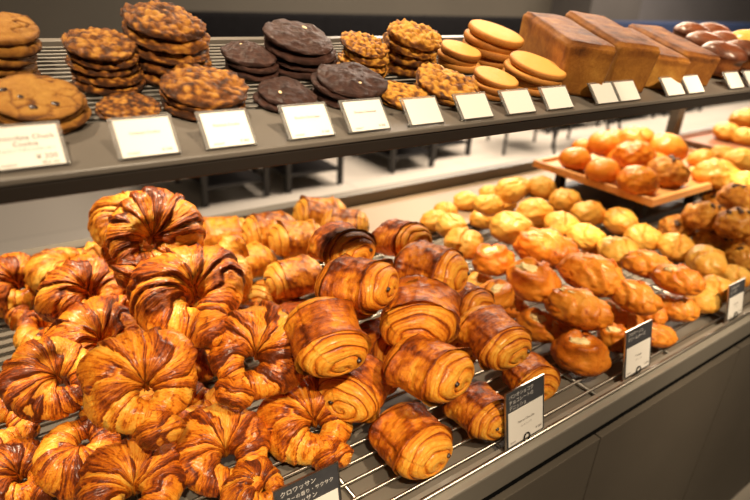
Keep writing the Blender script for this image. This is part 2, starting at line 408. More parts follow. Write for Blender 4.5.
# ------------------------------------------------------------------ cookies (unit diameter, base at z=0, thickness th)
def cookie_mesh(seed, kind, NV=90):
    rg = random.Random(seed + 40)
    th = np.linspace(0, 2 * math.pi, NV, endpoint=False)
    T = {'biscuit': .15, 'chunk': .15, 'dark': .22, 'oat': .22, 'nut': .22}[kind]
    rr, zz = [], []
    for s in np.linspace(0, 1, 30): rr.append(.5 * s * .93); zz.append(T * (1 - .38 * s ** 2.5) if kind != 'biscuit' else T * (1 - .10 * s ** 4))
    for s in np.linspace(.15, 1, 10):
        a = s * math.pi; rr.append(.465 + .035 * math.sin(a)); zz.append(zz[29] * (.5 + .5 * math.cos(a)) + .0)
    for s in np.linspace(1, 0, 8)[1:]: rr.append(.465 * s); zz.append(0)
    rr = np.array(rr); zz = np.array(zz)
    P = np.stack([rr[:, None] * np.cos(th), rr[:, None] * np.sin(th), np.repeat(zz[:, None], NV, 1)], -1)
    n1 = fb(P, 2.5, seed * 2.2); n2 = fb(P, 9, seed * 1.4)
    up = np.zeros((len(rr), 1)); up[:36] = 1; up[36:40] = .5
    br = np.full(P.shape[:2], .4)
    rad = np.hypot(P[..., 0], P[..., 1])
    if kind == 'chunk':
        v = np.array([(lambda q: q[1] - q[0])(noise.voronoi(Vector(p) * 4.2 + Vector((seed, seed, 0)))[0]) for p in P.reshape(-1, 3)]).reshape(P.shape[:2])
        crk = np.exp(-(v / .07) ** 2) * (n1 > -.1)
        P[..., 2] += up * (.03 * n1 + .012 * n2 - .035 * crk)
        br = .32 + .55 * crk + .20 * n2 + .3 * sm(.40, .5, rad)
        P[..., :2] *= (1 + .05 * n1)[..., None]
    elif kind in ('oat', 'nut'):
        v = np.array([noise.voronoi(Vector(p) * 10 + Vector((seed, seed, 0)))[0][0] for p in P.reshape(-1, 3)]).reshape(P.shape[:2])
        P[..., 2] += up * (.09 * (.4 - v) + .06 * n1 + .03 * n2)
        P[..., :2] *= (1 + .06 * n1 + .10 * (.4 - v))[..., None]
        br = (.50 if kind == 'oat' else .40) + 1.0 * (v - .38) + .45 * n2 + .35 * (1 - up) + .25 * sm(.42, .5, rad)  # darker sides: baked edge, plus painted shade of the stack sides
    elif kind == 'dark':
        P[..., 2] += up * (.07 * n1 + .035 * n2); P[..., :2] *= (1 + .06 * n1 + .02 * n2)[..., None]
        br = .35 + .4 * n2
    else:
        P[..., 2] += up * (.008 * n1); P[..., :2] *= (1 + .015 * n1)[..., None]
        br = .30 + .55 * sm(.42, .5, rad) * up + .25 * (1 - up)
    mk = {'biscuit': 'biscuit', 'chunk': 'choc_chunk', 'dark': 'darkcookie', 'oat': 'oat', 'nut': 'nutcookie'}[kind]
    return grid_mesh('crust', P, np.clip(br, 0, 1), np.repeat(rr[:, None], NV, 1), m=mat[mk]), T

# ------------------------------------------------------------------ the setting
def struct(name, mb, m, bevel=0):
    o = mb.build(name, m, None, bevel); o['kind'] = 'structure'; return o
struct('floor', MB().box((-4, -3, -.1), (18, 8, 0)), mat['floor'])
struct('wall_back', MB().box((-4, 6.2, 0), (8.9, 6.4, 3)), mat['wall'])
struct('wall_back_right', MB().box((8.9, 6.2, 0), (18, 6.4, 3)), mat['bluewall'])
struct('trim_1', MB().box((7.75, 5.5, 0), (9.0, 6.2, 3)), mat['pillar'])
struct('wall_left', MB().box((-4.2, -3, 0), (-4, 6.4, 3)), mat['wall'])

# banquettes
def banquette(x0, x1, y, h, m, label):
    e = tag(empty('banquette', ((x0 + x1) / 2, y, 0)), label, 'bench')
    w = (x1 - x0) / 2
    MB().box((-w, 0, .0), (w, .14, h)).build('backrest', m, e, .03)
    MB().box((-w, -.5, .1), (w, -.005, .46)).build('seat', m, e, .04)
    MB().box((-w + .05, -.45, 0), (w - .05, .0, .1)).build('plinth', mat['black'], e)
banquette(1.3, 5.9, 5.0, CZ - .33, mat['leather'], 'long black banquette along the olive grey back wall')
banquette(6.9, 16, 4.6, CZ - .325, mat['navy'], 'long navy blue banquette by the grey pillar at the right')

# low black tables on the floor behind
def side_table(x, y, w, d, label, h=.45, sh=.13, group=None):
    e = tag(empty('side_table', (x, y, 0)), label, 'table', group)
    MB().box((0, 0, h - .03), (w, d, h)).build('tabletop', mat['chair'], e, .004)
    MB().box((.02, .02, sh - .02), (w - .02, d - .02, sh)).build('shelf', mat['chair'], e, .003)
    MB().box((.02, d - .03, sh), (w - .02, d - .015, h - .03)).build('back_panel', mat['chair'], e)
    for a, b in ((0, 0), (w - .035, 0), (0, d - .035), (w - .035, d - .035)):
        MB().box((a, b, 0), (a + .035, b + .035, h - .03)).build('leg', mat['chair'], e)
side_table(1.26, 3.58, .48, .60, 'low black side table, leftmost of those on the beige floor')
side_table(1.88, 3.58, .48, .60, 'low black side table, second from the left on the beige floor')
side_table(2.86, 3.62, .46, .60, 'low black side table, third from the left on the beige floor')
side_table(3.42, 3.75, .46, .60, 'low black side table just left of the black chair')
for i, (x, y, lb) in enumerate([(5.3, 4.0, 'first'), (6.5, 4.0, 'second'), (7.7, 4.0, 'third')]):
    side_table(x, y, .95, .6, 'long low black table at the right of the room, %s from the left' % lb)
def chair(x, y, rz, label):
    e = tag(empty('dining_chair', (x, y, 0)), label, 'chair'); e.rotation_euler = (0, 0, rz)
    MB().box((-.24, -.23, .42), (.24, .23, .47)).build('seat', mat['chair'], e, .015)
    MB().quadbox([(-.22, .20, .55), (.22, .20, .55), (.22, .225, .55), (-.22, .225, .55), (-.22, .27, .85), (.22, .27, .85), (.22, .295, .85), (-.22, .295, .85)]).build('backrest', mat['chair'], e, .01)
    for sx in (-1, 1):
        MB().tube([(sx * .22, -.2, .43), (sx * .25, -.25, 0)], .015).build('leg', mat['chair'], e)
        MB().tube([(sx * .21, .2, .43), (sx * .25, .3, 0)], .015).build('leg', mat['chair'], e)
        MB().tube([(sx * .21, .21, .44), (sx * .22, .28, .86)], .014).build('back_post', mat['chair'], e)
        MB().tube([(sx * .23, -.2, .65), (sx * .24, .05, .66), (sx * .22, .24, .68)], .014).build('armrest', mat['chair'], e)
        MB().tube([(sx * .23, -.2, .65), (sx * .23, -.2, .44)], .012).build('arm_post', mat['chair'], e)
chair(4.55, 3.75, R(150), 'black armchair with slanted legs behind the shelf, between the low tables and the wooden board')
chair(5.2, 3.45, R(200), 'black armchair glimpsed under the shelf just left of the shelf post')

# ------------------------------------------------------------------ counter
YR, YB = .371, 1.26             # front rim, back of the tray
X0, X1 = -.9, 4.2
ct = tag(empty('display_counter', (X0, .36, 0)), 'long grey-brown bakery counter with cabinet doors carrying all the pastries', 'counter')
def cbox(name, a, b, m, bv=0, par=ct):
    o = MB().box((a[0] - X0, a[1] - .36, a[2]), (b[0] - X0, b[1] - .36, b[2])).build(name, m, par, bv); return o
cbox('fascia', (X0, .3605, TZ - .047), (X1, .385, TZ - .0065), mat['fascia'], .002)
cbox('fascia_recess', (X0, .3735, .09), (X1, .45, TZ - .080), mat['void'])  # filler behind the doors, coloured as dark as the shaded gap
cbox('fascia_recess', (X0, .440, TZ - .080), (X1, .45, TZ - .049), mat['void'])
cbox('edge_trim', (X0, .3605, TZ - .0062), (X1, .3875, TZ - .0042), mat['trim'], .001)
cbox('countertop', (X0, .385, TZ - .049), (X1, 1.30, TZ - .020), mat['tray'])
cbox('back_rim', (X0, 1.262, TZ - .020), (X1, 1.30, TZ + .036), mat['fascia'], .003)
cbox('carcass', (X0, .45, .08), (X1, 1.28, TZ - .049), mat['cabinet'])
cbox('plinth', (X0, .44, 0), (X1, 1.24, .08), mat['black'])
dxs = [-.72, -.225, .265, .760, 1.250, 1.746, 2.24, 2.735, 3.23, 3.72]
for a, b in zip(dxs[:-1], dxs[1:]):
    cbox('door', (a + .0015, .361, .10), (b - .0015, .373, TZ - .077), mat['cabinet'], .0015)
# tray liner, racks
tr = tag(empty('wire_rack', (X0, .36, TZ)), 'long steel wire rack over a grey tray, under the piles of pastries', 'rack')
def tbox(name, a, b, m, bv=0):
    return MB().box((a[0] - X0, a[1] - .36, a[2]), (b[0] - X0, b[1] - .36, b[2])).build(name, m, tr, bv)
tbox('drip_tray', (X0, .388, -.0195), (X1, 1.26, -.014), mat['tray'])
w = MB(); y = YR + .026
while y < 1.25:
    w.tube([(0, y - .36, -.003), (X1 - X0, y - .36, -.003)], .0023, 6); y += .0262
w.build('grille', mat['wire'], tr, smooth=True)
w = MB()
w.tube([(0, YR - .36 + .003, -.001), (X1 - X0, YR - .36 + .003, -.001)], .0036, 8); w.build('front_rail', mat['wire'], tr, smooth=True)
x = -.35
while x < X1:
    MB().tube([(x - X0, .382 - .36, -.008), (x - X0, 1.25 - .36, -.008)], .0028, 6).build('cross_bar', mat['wire'], tr, smooth=True); x += .222

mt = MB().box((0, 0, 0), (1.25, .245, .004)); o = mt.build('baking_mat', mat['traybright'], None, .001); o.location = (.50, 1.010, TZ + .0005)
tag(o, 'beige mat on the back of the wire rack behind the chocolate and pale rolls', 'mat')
# ------------------------------------------------------------------ shelf
SZ = TZ + .442                  # front edge of the sloping shelf deck
SF, SD = .468, .30              # front edge, depth of the deck along its slope
BETA = R(11); SN = np.array([0, -math.sin(BETA), math.cos(BETA)]); SO = np.array([0, SF, SZ])
def on_shelf(px, py, off=0.):
    d = ray(px, py); t = ((SO - CAM) @ SN + off) / (d @ SN); return CAM + d * t
sh = tag(empty('display_shelf', (-.9, SF, SZ)), 'dark sloping shelf above the counter holding cookies and loaves', 'shelf')
sh.rotation_euler = (BETA, 0, 0)
def sbox(name, a, b, m, bv=0):      # y along the slope from the front edge, z above the deck
    return MB().box((a[0] + .9, a[1], a[2]), (b[0] + .9, b[1], b[2])).build(name, m, sh, bv)
sbox('front_panel', (-.9, 0, -.006), (4.3, .085, 0), mat['shelf'], .0015)
sbox('deck', (-.9, .085, -.014), (4.3, SD, -.008), mat['shelfdark'])
sbox('front_edge', (-.9, .001, -.021), (4.3, .03, -.0062), mat['shelfedge'], .002)
sbox('back_edge', (-.9, SD, -.020), (4.3, SD + .012, .003), mat['shelf'], .001)
PXX = aty(673, 130, 1.18)[0]
for px_ in (-.70, PXX - .025):
    p = MB().box((0, -.018, TZ - .003 - SZ), (.05, .018, .03)).box((.01, -.45, -.005), (.04, -.018, .025)).build('post', mat['fascia'], sh, .002)
    p.matrix_parent_inverse = Matrix.Identity(4); p.rotation_euler = (-BETA, 0, 0)
    off = Vector((px_ + .9, 1.18 - SF, 0)); p.location = Matrix.Rotation(-BETA, 3, 'X') @ off
w = MB(); y = .093
while y < SD:
    w.tube([(0, y, -.001), (5.2, y, -.001)], .0017, 6); y += .0115
w.build('wire_grille', mat['shelfwire'], sh, smooth=True)

# ------------------------------------------------------------------ text
def text_mesh(body, size, align='LEFT'):
    cu = bpy.data.curves.new('lettering', 'FONT'); cu.body = body; cu.size = size; cu.align_x = align
    cu.extrude = .0; cu.resolution_u = 2
    o = bpy.data.objects.new('tmp', cu); COL.objects.link(o)
    bpy.context.view_layer.update()
    me = bpy.data.meshes.new_from_object(o.evaluated_get(bpy.context.evaluated_depsgraph_get()))
    bpy.data.objects.remove(o); bpy.data.curves.remove(cu)
    return me
def lettering(body, size, x, z, y, par, m, align='LEFT'):
    me = text_mesh(body, size, align); me.materials.clear(); me.materials.append(m)
    o = link('lettering', me, par); o.location = (x, y, z); o.rotation_euler = (R(90), 0, 0); return o

# ------------------------------------------------------------------ price cards on the shelf
cards = [(-6, 71, 169, 41), (122, 183, 160, 35), (209, 258, 150, 33), (291, 337, 141, 31), (351, 392, 136, 28), (411, 445, 129, 26), (463, 494, 123, 24),
         (508, 536, 119, 23), (548, 573, 115, 22), (597, 617, 110, 19), (619.5, 639, 108, 19), (665, 684, 103.5, 18), (686, 703, 101.5, 17), (726, 743, 98, 16), (745, 761, 96, 16)]
wares = ['in front of the chunk cookies at the far left', 'in front of the single low oat cookies', 'in front of the oat cookie stack', 'in front of the low dark chocolate stack',
         'in front of the tall dark chocolate cookie with almond', 'in front of the low nut cookies', 'in front of the wide nut cookie stack', 'in front of the low butter biscuits',
         'in front of the tall butter biscuit stack', 'in front of the tallest square loaf', 'below the second square loaf', 'below the third square loaf', 'below the fourth square loaf',
         'below the dark domed rolls', 'at the far right end of the shelf']
for i, ((a, b, yb, hp), wr) in enumerate(zip(cards, wares)):
    A = on_shelf(a, yb + 4.5); B = on_shelf(b, yb + 1)
    wd = min(.050, B[0] - A[0]); cx = (A[0] + B[0]) / 2; cy_ = max((A[1] + B[1]) / 2, SF + .0035); cx = aty((a + b) / 2, yb + 2.2, cy_)[0]; hh = .033 if i < 5 else .030
    e = tag(empty('price_card', (cx, cy_, SZ + (cy_ - SF) * math.tan(BETA) + .0022)), 'white price card ' + wr, 'price card', 'price cards along the shelf front')
    e.rotation_euler = (R(-40), 0, 0)
    MB().box((-wd / 2 - .002, 0, .001), (wd / 2 + .002, .0022, hh + .004)).build('holder', mat['acrylic'], e, .0006)
    MB().box((-wd / 2 - .002, .0022, .001), (wd / 2 + .002, .005, .003)).build('foot', mat['acrylic'], e)
    MB().box((-wd / 2 + .001, -.0008, .0015), (wd / 2 - .001, -.0002, hh + .001)).build('card', mat['card'], e)
    L_ = -wd / 2 + .005; Rr = wd / 2 - .005
    if i == 0:
        lettering('Chocolate Chunk', .0056, .0, hh * .70, -.0011, e, mat['ink'], 'CENTER'); lettering('Cookie', .0056, .0, hh * .54, -.0011, e, mat['ink'], 'CENTER')
        lettering('チョコレートチャンククッキー', .0027, .0, hh * .42, -.0011, e, mat['ink'], 'CENTER')
        lettering('¥ 300', .0062, Rr, hh * .20, -.0011, e, mat['ink'], 'RIGHT'); lettering('税込 324', .0030, Rr, hh * .08, -.0011, e, mat['ink'], 'RIGHT')
        lettering('WHEAT', .0030, L_, hh * .08, -.0011, e, mat['ink'])
    elif i < 5:
        nm = ['', 'Oatmeal Cookie', 'Oatmeal Cookie', 'Double Chocolate', 'Double Chocolate'][i]
        g = 'faint'
        lettering(nm, .0036, 0, hh * .62, -.0011, e, mat['faint'] if 'faint' in mat else mat['ink'], 'CENTER')
        lettering('¥ 300', .0036, Rr, hh * .12, -.0011, e, mat['ink'], 'RIGHT'); lettering('WHEAT', .0028, L_, hh * .10, -.0011, e, mat['ink'])

# header signs clipped on the front rail
def rail_sign(bl, tl_h, wd, hh, rz, lean, header, name, label):
    e = tag(empty('product_sign', (bl[0], bl[1], TZ + .003)), label, 'sign')
    e.rotation_euler = (R(-lean), 0, R(rz))
    MB().box((0, 0, 0), (wd, .0014, hh)).build('backing', mat['slate'], e, .0004)
    MB().box((-.0012, -.0004, -.0012), (wd + .0012, .0022, .0)).build('holder_edge', mat['metal'], e)
    MB().box((-.0012, -.0004, 0), (0, .0022, hh)).build('holder_edge', mat['metal'], e)
    MB().box((wd, -.0004, 0), (wd + .0012, .0022, hh)).build('holder_edge', mat['metal'], e)
    MB().box((-.0012, -.0004, hh), (wd + .0012, .0022, hh + .0012)).build('holder_edge', mat['metal'], e)
    ph = hh * .64
    MB().box((.003, -.0010, .003), (wd - .003, -.0002, ph)).build('card', mat['card'], e)
    for k, t in enumerate(header): lettering(t, min(.0074, (wd - .012) / max(1, len(t))), .005, hh - .0100 - k * .0088, -.0006, e, mat['chalk'])
    lettering(name[0], .0052, wd / 2, ph * .60, -.0014, e, mat['ink'], 'CENTER'); lettering(name[1], .0034, wd / 2, ph * .46, -.0014, e, mat['ink'], 'CENTER')
    lettering(name[2], .0056, wd - .006, ph * .16, -.0014, e, mat['ink'], 'RIGHT'); lettering('WHEAT', .0034, .006, ph * .12, -.0014, e, mat['ink'])
    ring = [(wd / 2 + .006 * math.cos(t), -.003, .006 + .006 * math.sin(t)) for t in np.linspace(-1.2, 4.4, 18)]
    MB().tube([(wd / 2 + .012, .004, -.006)] + ring + [(wd / 2 - .012, .004, -.006)], .0009, 6).build('clip', mat['blackwire'], e, smooth=True)
rail_sign((.197, .392), 0, .078, .088, 0, 12, ['クロワッサン', 'バターの香り・サクサク', 'クロワッサン'], ('Croissant', 'クロワッサン', '¥ 220'), 'black chalk lettered sign at the bottom in front of the croissants')
rail_sign((.532, .374), 0, .080, .086, 1.5, 12, ['パンオショコラ', 'チョコレートの', 'デニッシュ'], ('Pain au Chocolat', 'パンオショコラ', '¥ 260'), 'dark topped sign on the rail in front of the chocolate rolls')
rail_sign((.822, .380), 0, .076, .084, 0, 12, ['フロマージュ', 'クリームチーズ'], ('Fromage', 'フロマージュ', '¥ 240'), 'dark topped sign on the rail in front of the folded cheese buns')
rail_sign((1.175, .380), 0, .066, .074, 0, 12, ['くるみパン', 'レーズン'], ('Petit Pain', 'プチパン', '¥ 200'), 'dark topped sign on the rail farthest right, in front of the pale rolls')

# ------------------------------------------------------------------ placing pastries
def frame(P):
    h = Vector((P[0], P[1], 0)).normalized(); r = Vector((h.y, -h.x, 0))
    return Matrix(((r.x, h.x, 0), (r.y, h.y, 0), (0, 0, 1)))
def place(o, P, rot3, s):
    o.matrix_world = Matrix.Translation(Vector(P)) @ rot3.to_4x4() @ Matrix.Diagonal((s, s, s, 1))
def Rx(a): return Matrix.Rotation(R(a), 3, 'X')
def Ry(a): return Matrix.Rotation(R(a), 3, 'Y')
def Rz(a): return Matrix.Rotation(R(a), 3, 'Z')
BOXES = []
def rest(o, me, P, limit=.06):
    # let a bottom-layer piece touch the rack: slide it so that its lowest point meets the wires
    for _ in range(3):
        mw_ = o.matrix_world; co = np.empty(len(me.vertices) * 3); me.vertices.foreach_get('co', co); co = co.reshape(-1, 3)
        m = np.array(mw_); zmin = (co @ m[:3, :3].T + m[:3, 3])[:, 2].min(); gap = zmin - (TZ - .0012)
        d = np.array(P) - CAM; k = gap / -d[2]
        if abs(gap) > limit: return
        P = np.array(P) + d * k; m2 = mw_.copy(); m2.translation = Vector(P); o.matrix_world = m2


def settle(items, iters=40):
    # let overlapping neighbours slide apart along their own sight lines, never below the rack
    D = [depth(at(i[0], i[1], TZ + i[3])) for i in items]; d0 = list(D)
    rays = [nrm(ray(i[0], i[1])) / (-(M3.T @ nrm(ray(i[0], i[1])))[2]) for i in items]
    for _ in range(iters):
        Pn = [CAM + r * d for r, d in zip(rays, D)]; S_ = [i[2] * d / F for i, d in zip(items, D)]
        for a in range(len(items)):
            for b in range(a + 1, len(items)):
                v = Pn[a] - Pn[b]; q = np.linalg.norm(v * np.array([1, 1, 1.15])); need = .41 * (S_[a] + S_[b])
                if q < need:
                    m = (need - q) * .25; sgn = 1 if D[a] > D[b] else -1
                    D[a] += sgn * m; D[b] -= sgn * m
        for k in range(len(items)):
            zmin = TZ + .31 * S_[k]; dmax = (zmin - CZ) / rays[k][2]
            D[k] = min(D[k], dmax, d0[k] + .06); D[k] = max(D[k], d0[k] - .07)
    return [CAM + r * d for r, d in zip(rays, D)]
CV = [croissant_mesh(1), croissant_mesh(2, nband=6.0, turn=140, flare=60), croissant_mesh(3, nband=7.2, turn=156, flare=95), croissant_mesh(4, nband=7., turn=104, L=.135, flare=25, r0=.040),
      croissant_mesh(5, nband=6.6, turn=152, flare=80, r0=.045)]
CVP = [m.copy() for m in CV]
for m_ in CVP: m_.materials.clear(); m_.materials.append(mat['croissant_lit'])
# px, py, w, z, variant, spin, tilt, pale (lit tone painted into the crust), label
crs = [
 (148, 252, 92, .215, 2, -30, 50, 0, 'dark brown glossy croissant standing on top of the pile, its two horns curled forward'),
 (203, 306, 112, .178, 0, 25, 22, 0, 'large glossy croissant on top of the pile, right of and below the dark topmost one'),
 (114, 350, 92, .105, 0, 50, 32, 0, 'closely ridged croissant behind the big fan-shaped croissant'),
 (151, 400, 108, .125, 4, 12, 40, 0, 'big fan-shaped croissant in the middle of the pile with both knobby horns facing front'),
 (250, 368, 100, .112, 1, -32, 36, 0, 'croissant with pale stripes just left of the front chocolate rolls, horns pointing lower left'),
 (232, 464, 98, .048, 1, 25, 26, 0, 'golden striped croissant with one broad dark band, in the front row left of centre'),
 (320, 434, 100, .048, 4, 32, 30, 0, 'front croissant standing right above the black chalk sign'),
 (138, 505, 108, .045, 0, 0, 20, 0, 'croissant cut off by the bottom edge below the fan-shaped one'),
 (70, 382, 84, .075, 2, 60, 35, 0, 'long slanting croissant beside the bare wires on the left'),
 (84, 440, 80, .045, 2, 155, 25, 0, 'smooth golden croissant under the slanting one near the lower left'),
 (8, 425, 70, .045, 0, 60, 20, 0, 'croissant at the left edge, upper of the two in the lower left corner'),
 (28, 482, 78, .045, 4, 40, 20, 0, 'croissant in the lower left corner of the rack'),
 (98, 300, 76, .125, 4, 50, 35, 0, 'ridged croissant just below and left of the dark topmost one'),
 (26, 290, 70, .050, 4, 50, 30, 0, 'croissant at the far left in the back row'),
 (38, 330, 70, .050, 2, -130, 20, 0, 'pale curled croissant at the left edge in front of the far left one'),
 (138, 232, 78, .165, 0, 10, 20, 1, 'pale brightly lit croissant behind the dark topmost one'),
 (214, 266, 84, .115, 0, 150, 20, 1, 'pale brightly lit croissant peeking out behind the large glossy one on the right'),
 (76, 264, 66, .085, 0, 130, 20, 1, 'brightly lit pale yellow croissant in the back row, second from the left'),
 (94, 275, 60, .085, 1, -70, 20, 1, 'brightly lit pale ridged croissant tucked left of the dark topmost one'),
 (266, 492, 66, .040, 4, 60, 10, 0, 'croissant half hidden behind the black chalk sign'),
 (304, 388, 72, .036, 3, 20, 30, 0, 'upright croissant wedged between the striped croissants and the chocolate rolls'),
 # lower layer seen in the gaps
 (190, 405, 92, .046, 0, 90, 5, 0, 'croissant deep in the shade under the fan-shaped croissant'),
 (165, 345, 84, .050, 2, 10, 5, 0, 'croissant deep in the shade under the large glossy croissant'),
 (215, 352, 78, .046, 4, 80, 5, 0, 'croissant deep in the shade behind the pale striped croissant'),
 (120, 318, 70, .046, 1, 0, 5, 0, 'croissant deep in the shade below the topmost one'),
 (262, 330, 66, .048, 3, 40, 5, 0, 'croissant deep in the shade behind the left chocolate rolls'),
 (170, 300, 66, .045, 1, 60, 5, 0, 'croissant hidden under the dark topmost one'),
]
pns = [
 (341, 247, 77.9, 0.225, 34, -8, 0, 1, 0, 'dark brown chocolate roll at the very top left of the middle pile'),
 (401, 240, 69.0, 0.180, 44, -13, 0, 2, 0, 'brown chocolate roll at the back of the middle pile, right of the topmost one'),
 (357, 285, 93.5, 0.195, 64, -8, 0, 0, 0, 'long chocolate roll with a crinkled brown left side on top of the middle pile'),
 (430, 270, 89.0, 0.190, 62, -5, 0, 3, 0, 'chocolate roll with spiral end facing lower right, highest on the right of the middle pile'),
 (420, 314, 80.6, 0.150, 8, 2, 0, 4, 0, 'chocolate roll facing straight forward, showing a full round spiral'),
 (326, 336, 93.3, 0.150, 22, 14, 0, 1, 0, 'broad chocolate roll with big golden spiral, leftmost of the middle pile'),
 (354, 386, 89.0, 0.060, -24, -3, 0, 2, 0, 'chocolate roll low in the middle pile, below the broad left one'),
 (428, 369, 102.4, 0.122, 56, -5, 0, 0, 0, 'large glossy chocolate roll directly above the front row one'),
 (411, 440, 111.3, 0.045, 44, -5, 0, 3, 0, 'large golden chocolate roll lying frontmost on the wires'),
 (492, 337, 89.0, 0.130, 48, 5, 0, 1, 0, 'chocolate roll with reddish top on the right side of the middle pile'),
 (480, 411, 82.4, 0.042, 46, -3, 0, 2, 0, 'chocolate roll on the wires right of the frontmost one'),
 (530, 377, 73.5, 0.042, 44, -8, 0, 4, 0, 'chocolate roll just behind the dark topped sign'),
 (294, 278, 70.0, 0.100, -65, 0, 0, 0, 1, 'matt pinkish topped chocolate roll at the left of the middle pile'),
 (222, 239, 63.6, 0.055, -84, 0, 0, 1, 1, 'orange domed chocolate roll in the back row, leftmost by the back rim'),
 (270, 232, 63.6, 0.080, -74, 0, 0, 2, 1, 'orange domed chocolate roll in the back row, second from the left'),
 (320, 216, 57.2, 0.060, -80, 0, 0, 3, 1, 'brightly lit pale topped chocolate roll in the back row by the back rim'),
 (247, 263, 63.6, 0.050, -60, 0, 0, 4, 1, 'orange chocolate roll between the pale croissant and the pinkish roll'),
 (267, 298, 60.1, 0.045, -30, -13, 0, 0, 1, 'yellow chocolate roll right of the large glossy croissant'),
 (298, 240, 61.5, 0.090, -75, 0, 0, 4, 1, 'brightly lit pale square-topped chocolate roll behind the pinkish topped one'),
 (345, 226, 48.8, 0.080, 84, 0, 0, 2, 1, 'brightly lit pale chocolate roll just behind the dark topmost one'),
 (468, 302, 62.3, 0.090, 44, -13, 0, 3, 0, 'chocolate roll half hidden beside the cheese buns'),
 (300, 325, 77.9, 0.055, 34, -13, 0, 1, 0, 'chocolate roll buried under the broad left one'),
 (382, 345, 82.4, 0.055, 44, -13, 0, 0, 0, 'chocolate roll buried in the dark gap in the middle of the pile'),
 (445, 345, 82.4, 0.050, 44, -13, 0, 2, 0, 'chocolate roll buried beside the large glossy one'),
 (400, 285, 66.8, 0.110, 34, -13, 0, 4, 0, 'chocolate roll buried under the top right one'),
 (352, 300, 66.8, 0.110, 34, -13, 0, 3, 0, 'chocolate roll buried under the long crinkled one'),
 (400, 290, 57.9, 0.045, 34, -13, 0, 3, 0, 'chocolate roll in the bottom layer under the back of the pile'),
]
_all = settle([c[:4] for c in crs] + [p[:4] for p in pns]); CP, PP = _all[:len(crs)], _all[len(crs):]
for i, (px, py, w_, z, v, spin, tilt, pale, lab) in enumerate(crs):
    P = at(px, py, TZ + z) if i in (20, 25) else CP[i]; s = w_ * depth(P) / F / .137
    o = link('croissant', (CVP if pale else CV)[v]); place(o, P, frame(P) @ Rx(tilt) @ Rz(spin), s)
    if z <= .05: rest(o, o.data, P)
    tag(o, lab, 'croissant', 'croissants in the pile on the left'); BOXES.append((lab, P, s * .134))

PV = [pain_mesh(k, wraps=3.0 + .35 * (k % 3)) for k in range(5)]
PVP = []
for me, of, L in PV:
    c = me.copy(); c.materials.clear(); c.materials.append(mat['pain_lit']); PVP.append((c, of, L))
stick = blob_mesh(3, (.006, .0042, .0032), mat['choc'])
def pain(P, a, pitch, roll, v, pale, s, lab, low):
    me, offs, L = (PVP if pale else PV)[v]
    e = tag(empty('chocolate_roll'), lab, 'pastry', 'chocolate filled rolls in the middle pile')
    place(e, P, frame(P) @ Rz(a - 90) @ Ry(pitch) @ Rx(roll), s)
    link('crust', me, e)
    if low: rest(e, me, P)
    for sd, o in ((-1, offs[0]), (1, offs[1])):
        c = link('chocolate_stick', stick, e); k = 1 if v % 2 else -1
        c.location = (sd * (L / 2 - .0042), o[0] * .047 + .014 * k, o[1] * .037 + .008)
for P, (px, py, w_, z, a, pt, rl, v, pale, lab) in zip(PP, pns):
    aa = abs(a)
    ext = (.088 * math.cos(R(aa)) + .100 * math.sin(R(aa)))
    s = w_ * depth(P) / F / max(.090, ext)
    pain(P, a, pt, rl, v, pale, s, lab, z <= .046); BOXES.append((lab, P, s * .1))

# right heap
BV = {k: [bun_mesh(j, k) for j in range(n)] for k, n in (('round', 3), ('pale', 5), ('oval', 4), ('danish', 4), ('nut', 4), ('lumpy', 3))}
SPM = []
for m_ in BV['pale'][:3]:
    c = m_.copy(); c.materials.clear(); c.materials.append(mat['spotted']); SPM.append(c)
topping = [blob_mesh(20 + k, (.24, .14, .07), mat['cream'], amp=.6, NT=18, NV=24) for k in range(3)]
tips = [blob_mesh(60 + k, (.15, .10, .09), mat['danish_dark'], amp=.45, NT=18, NV=22) for k in range(3)]
nutbit = [blob_mesh(30 + k, (.085, .06, .04), mat['nut'], amp=.5, NT=10, NV=12) for k in range(3)]
rg = random.Random(11)
bcount = [0]
KN = {'pale': ('pale_roll', 'pale yellow roll', 'roll'), 'spotted': ('raisin_roll', 'pale raisin roll', 'roll'), 'oval': ('folded_bun', 'oval folded brown bun', 'bun'),
      'danish': ('cheese_bun', 'folded cheese bun', 'bun'), 'nut': ('walnut_roll', 'dark lumpy walnut roll', 'roll'),
      'round': ('round_bun', 'shiny round golden bun', 'bun'), 'lumpy': ('cheese_topped_bun', 'lumpy golden cheese topped bun', 'bun'), 'orange': ('orange_bun', 'bright yellow orange bun', 'bun')}
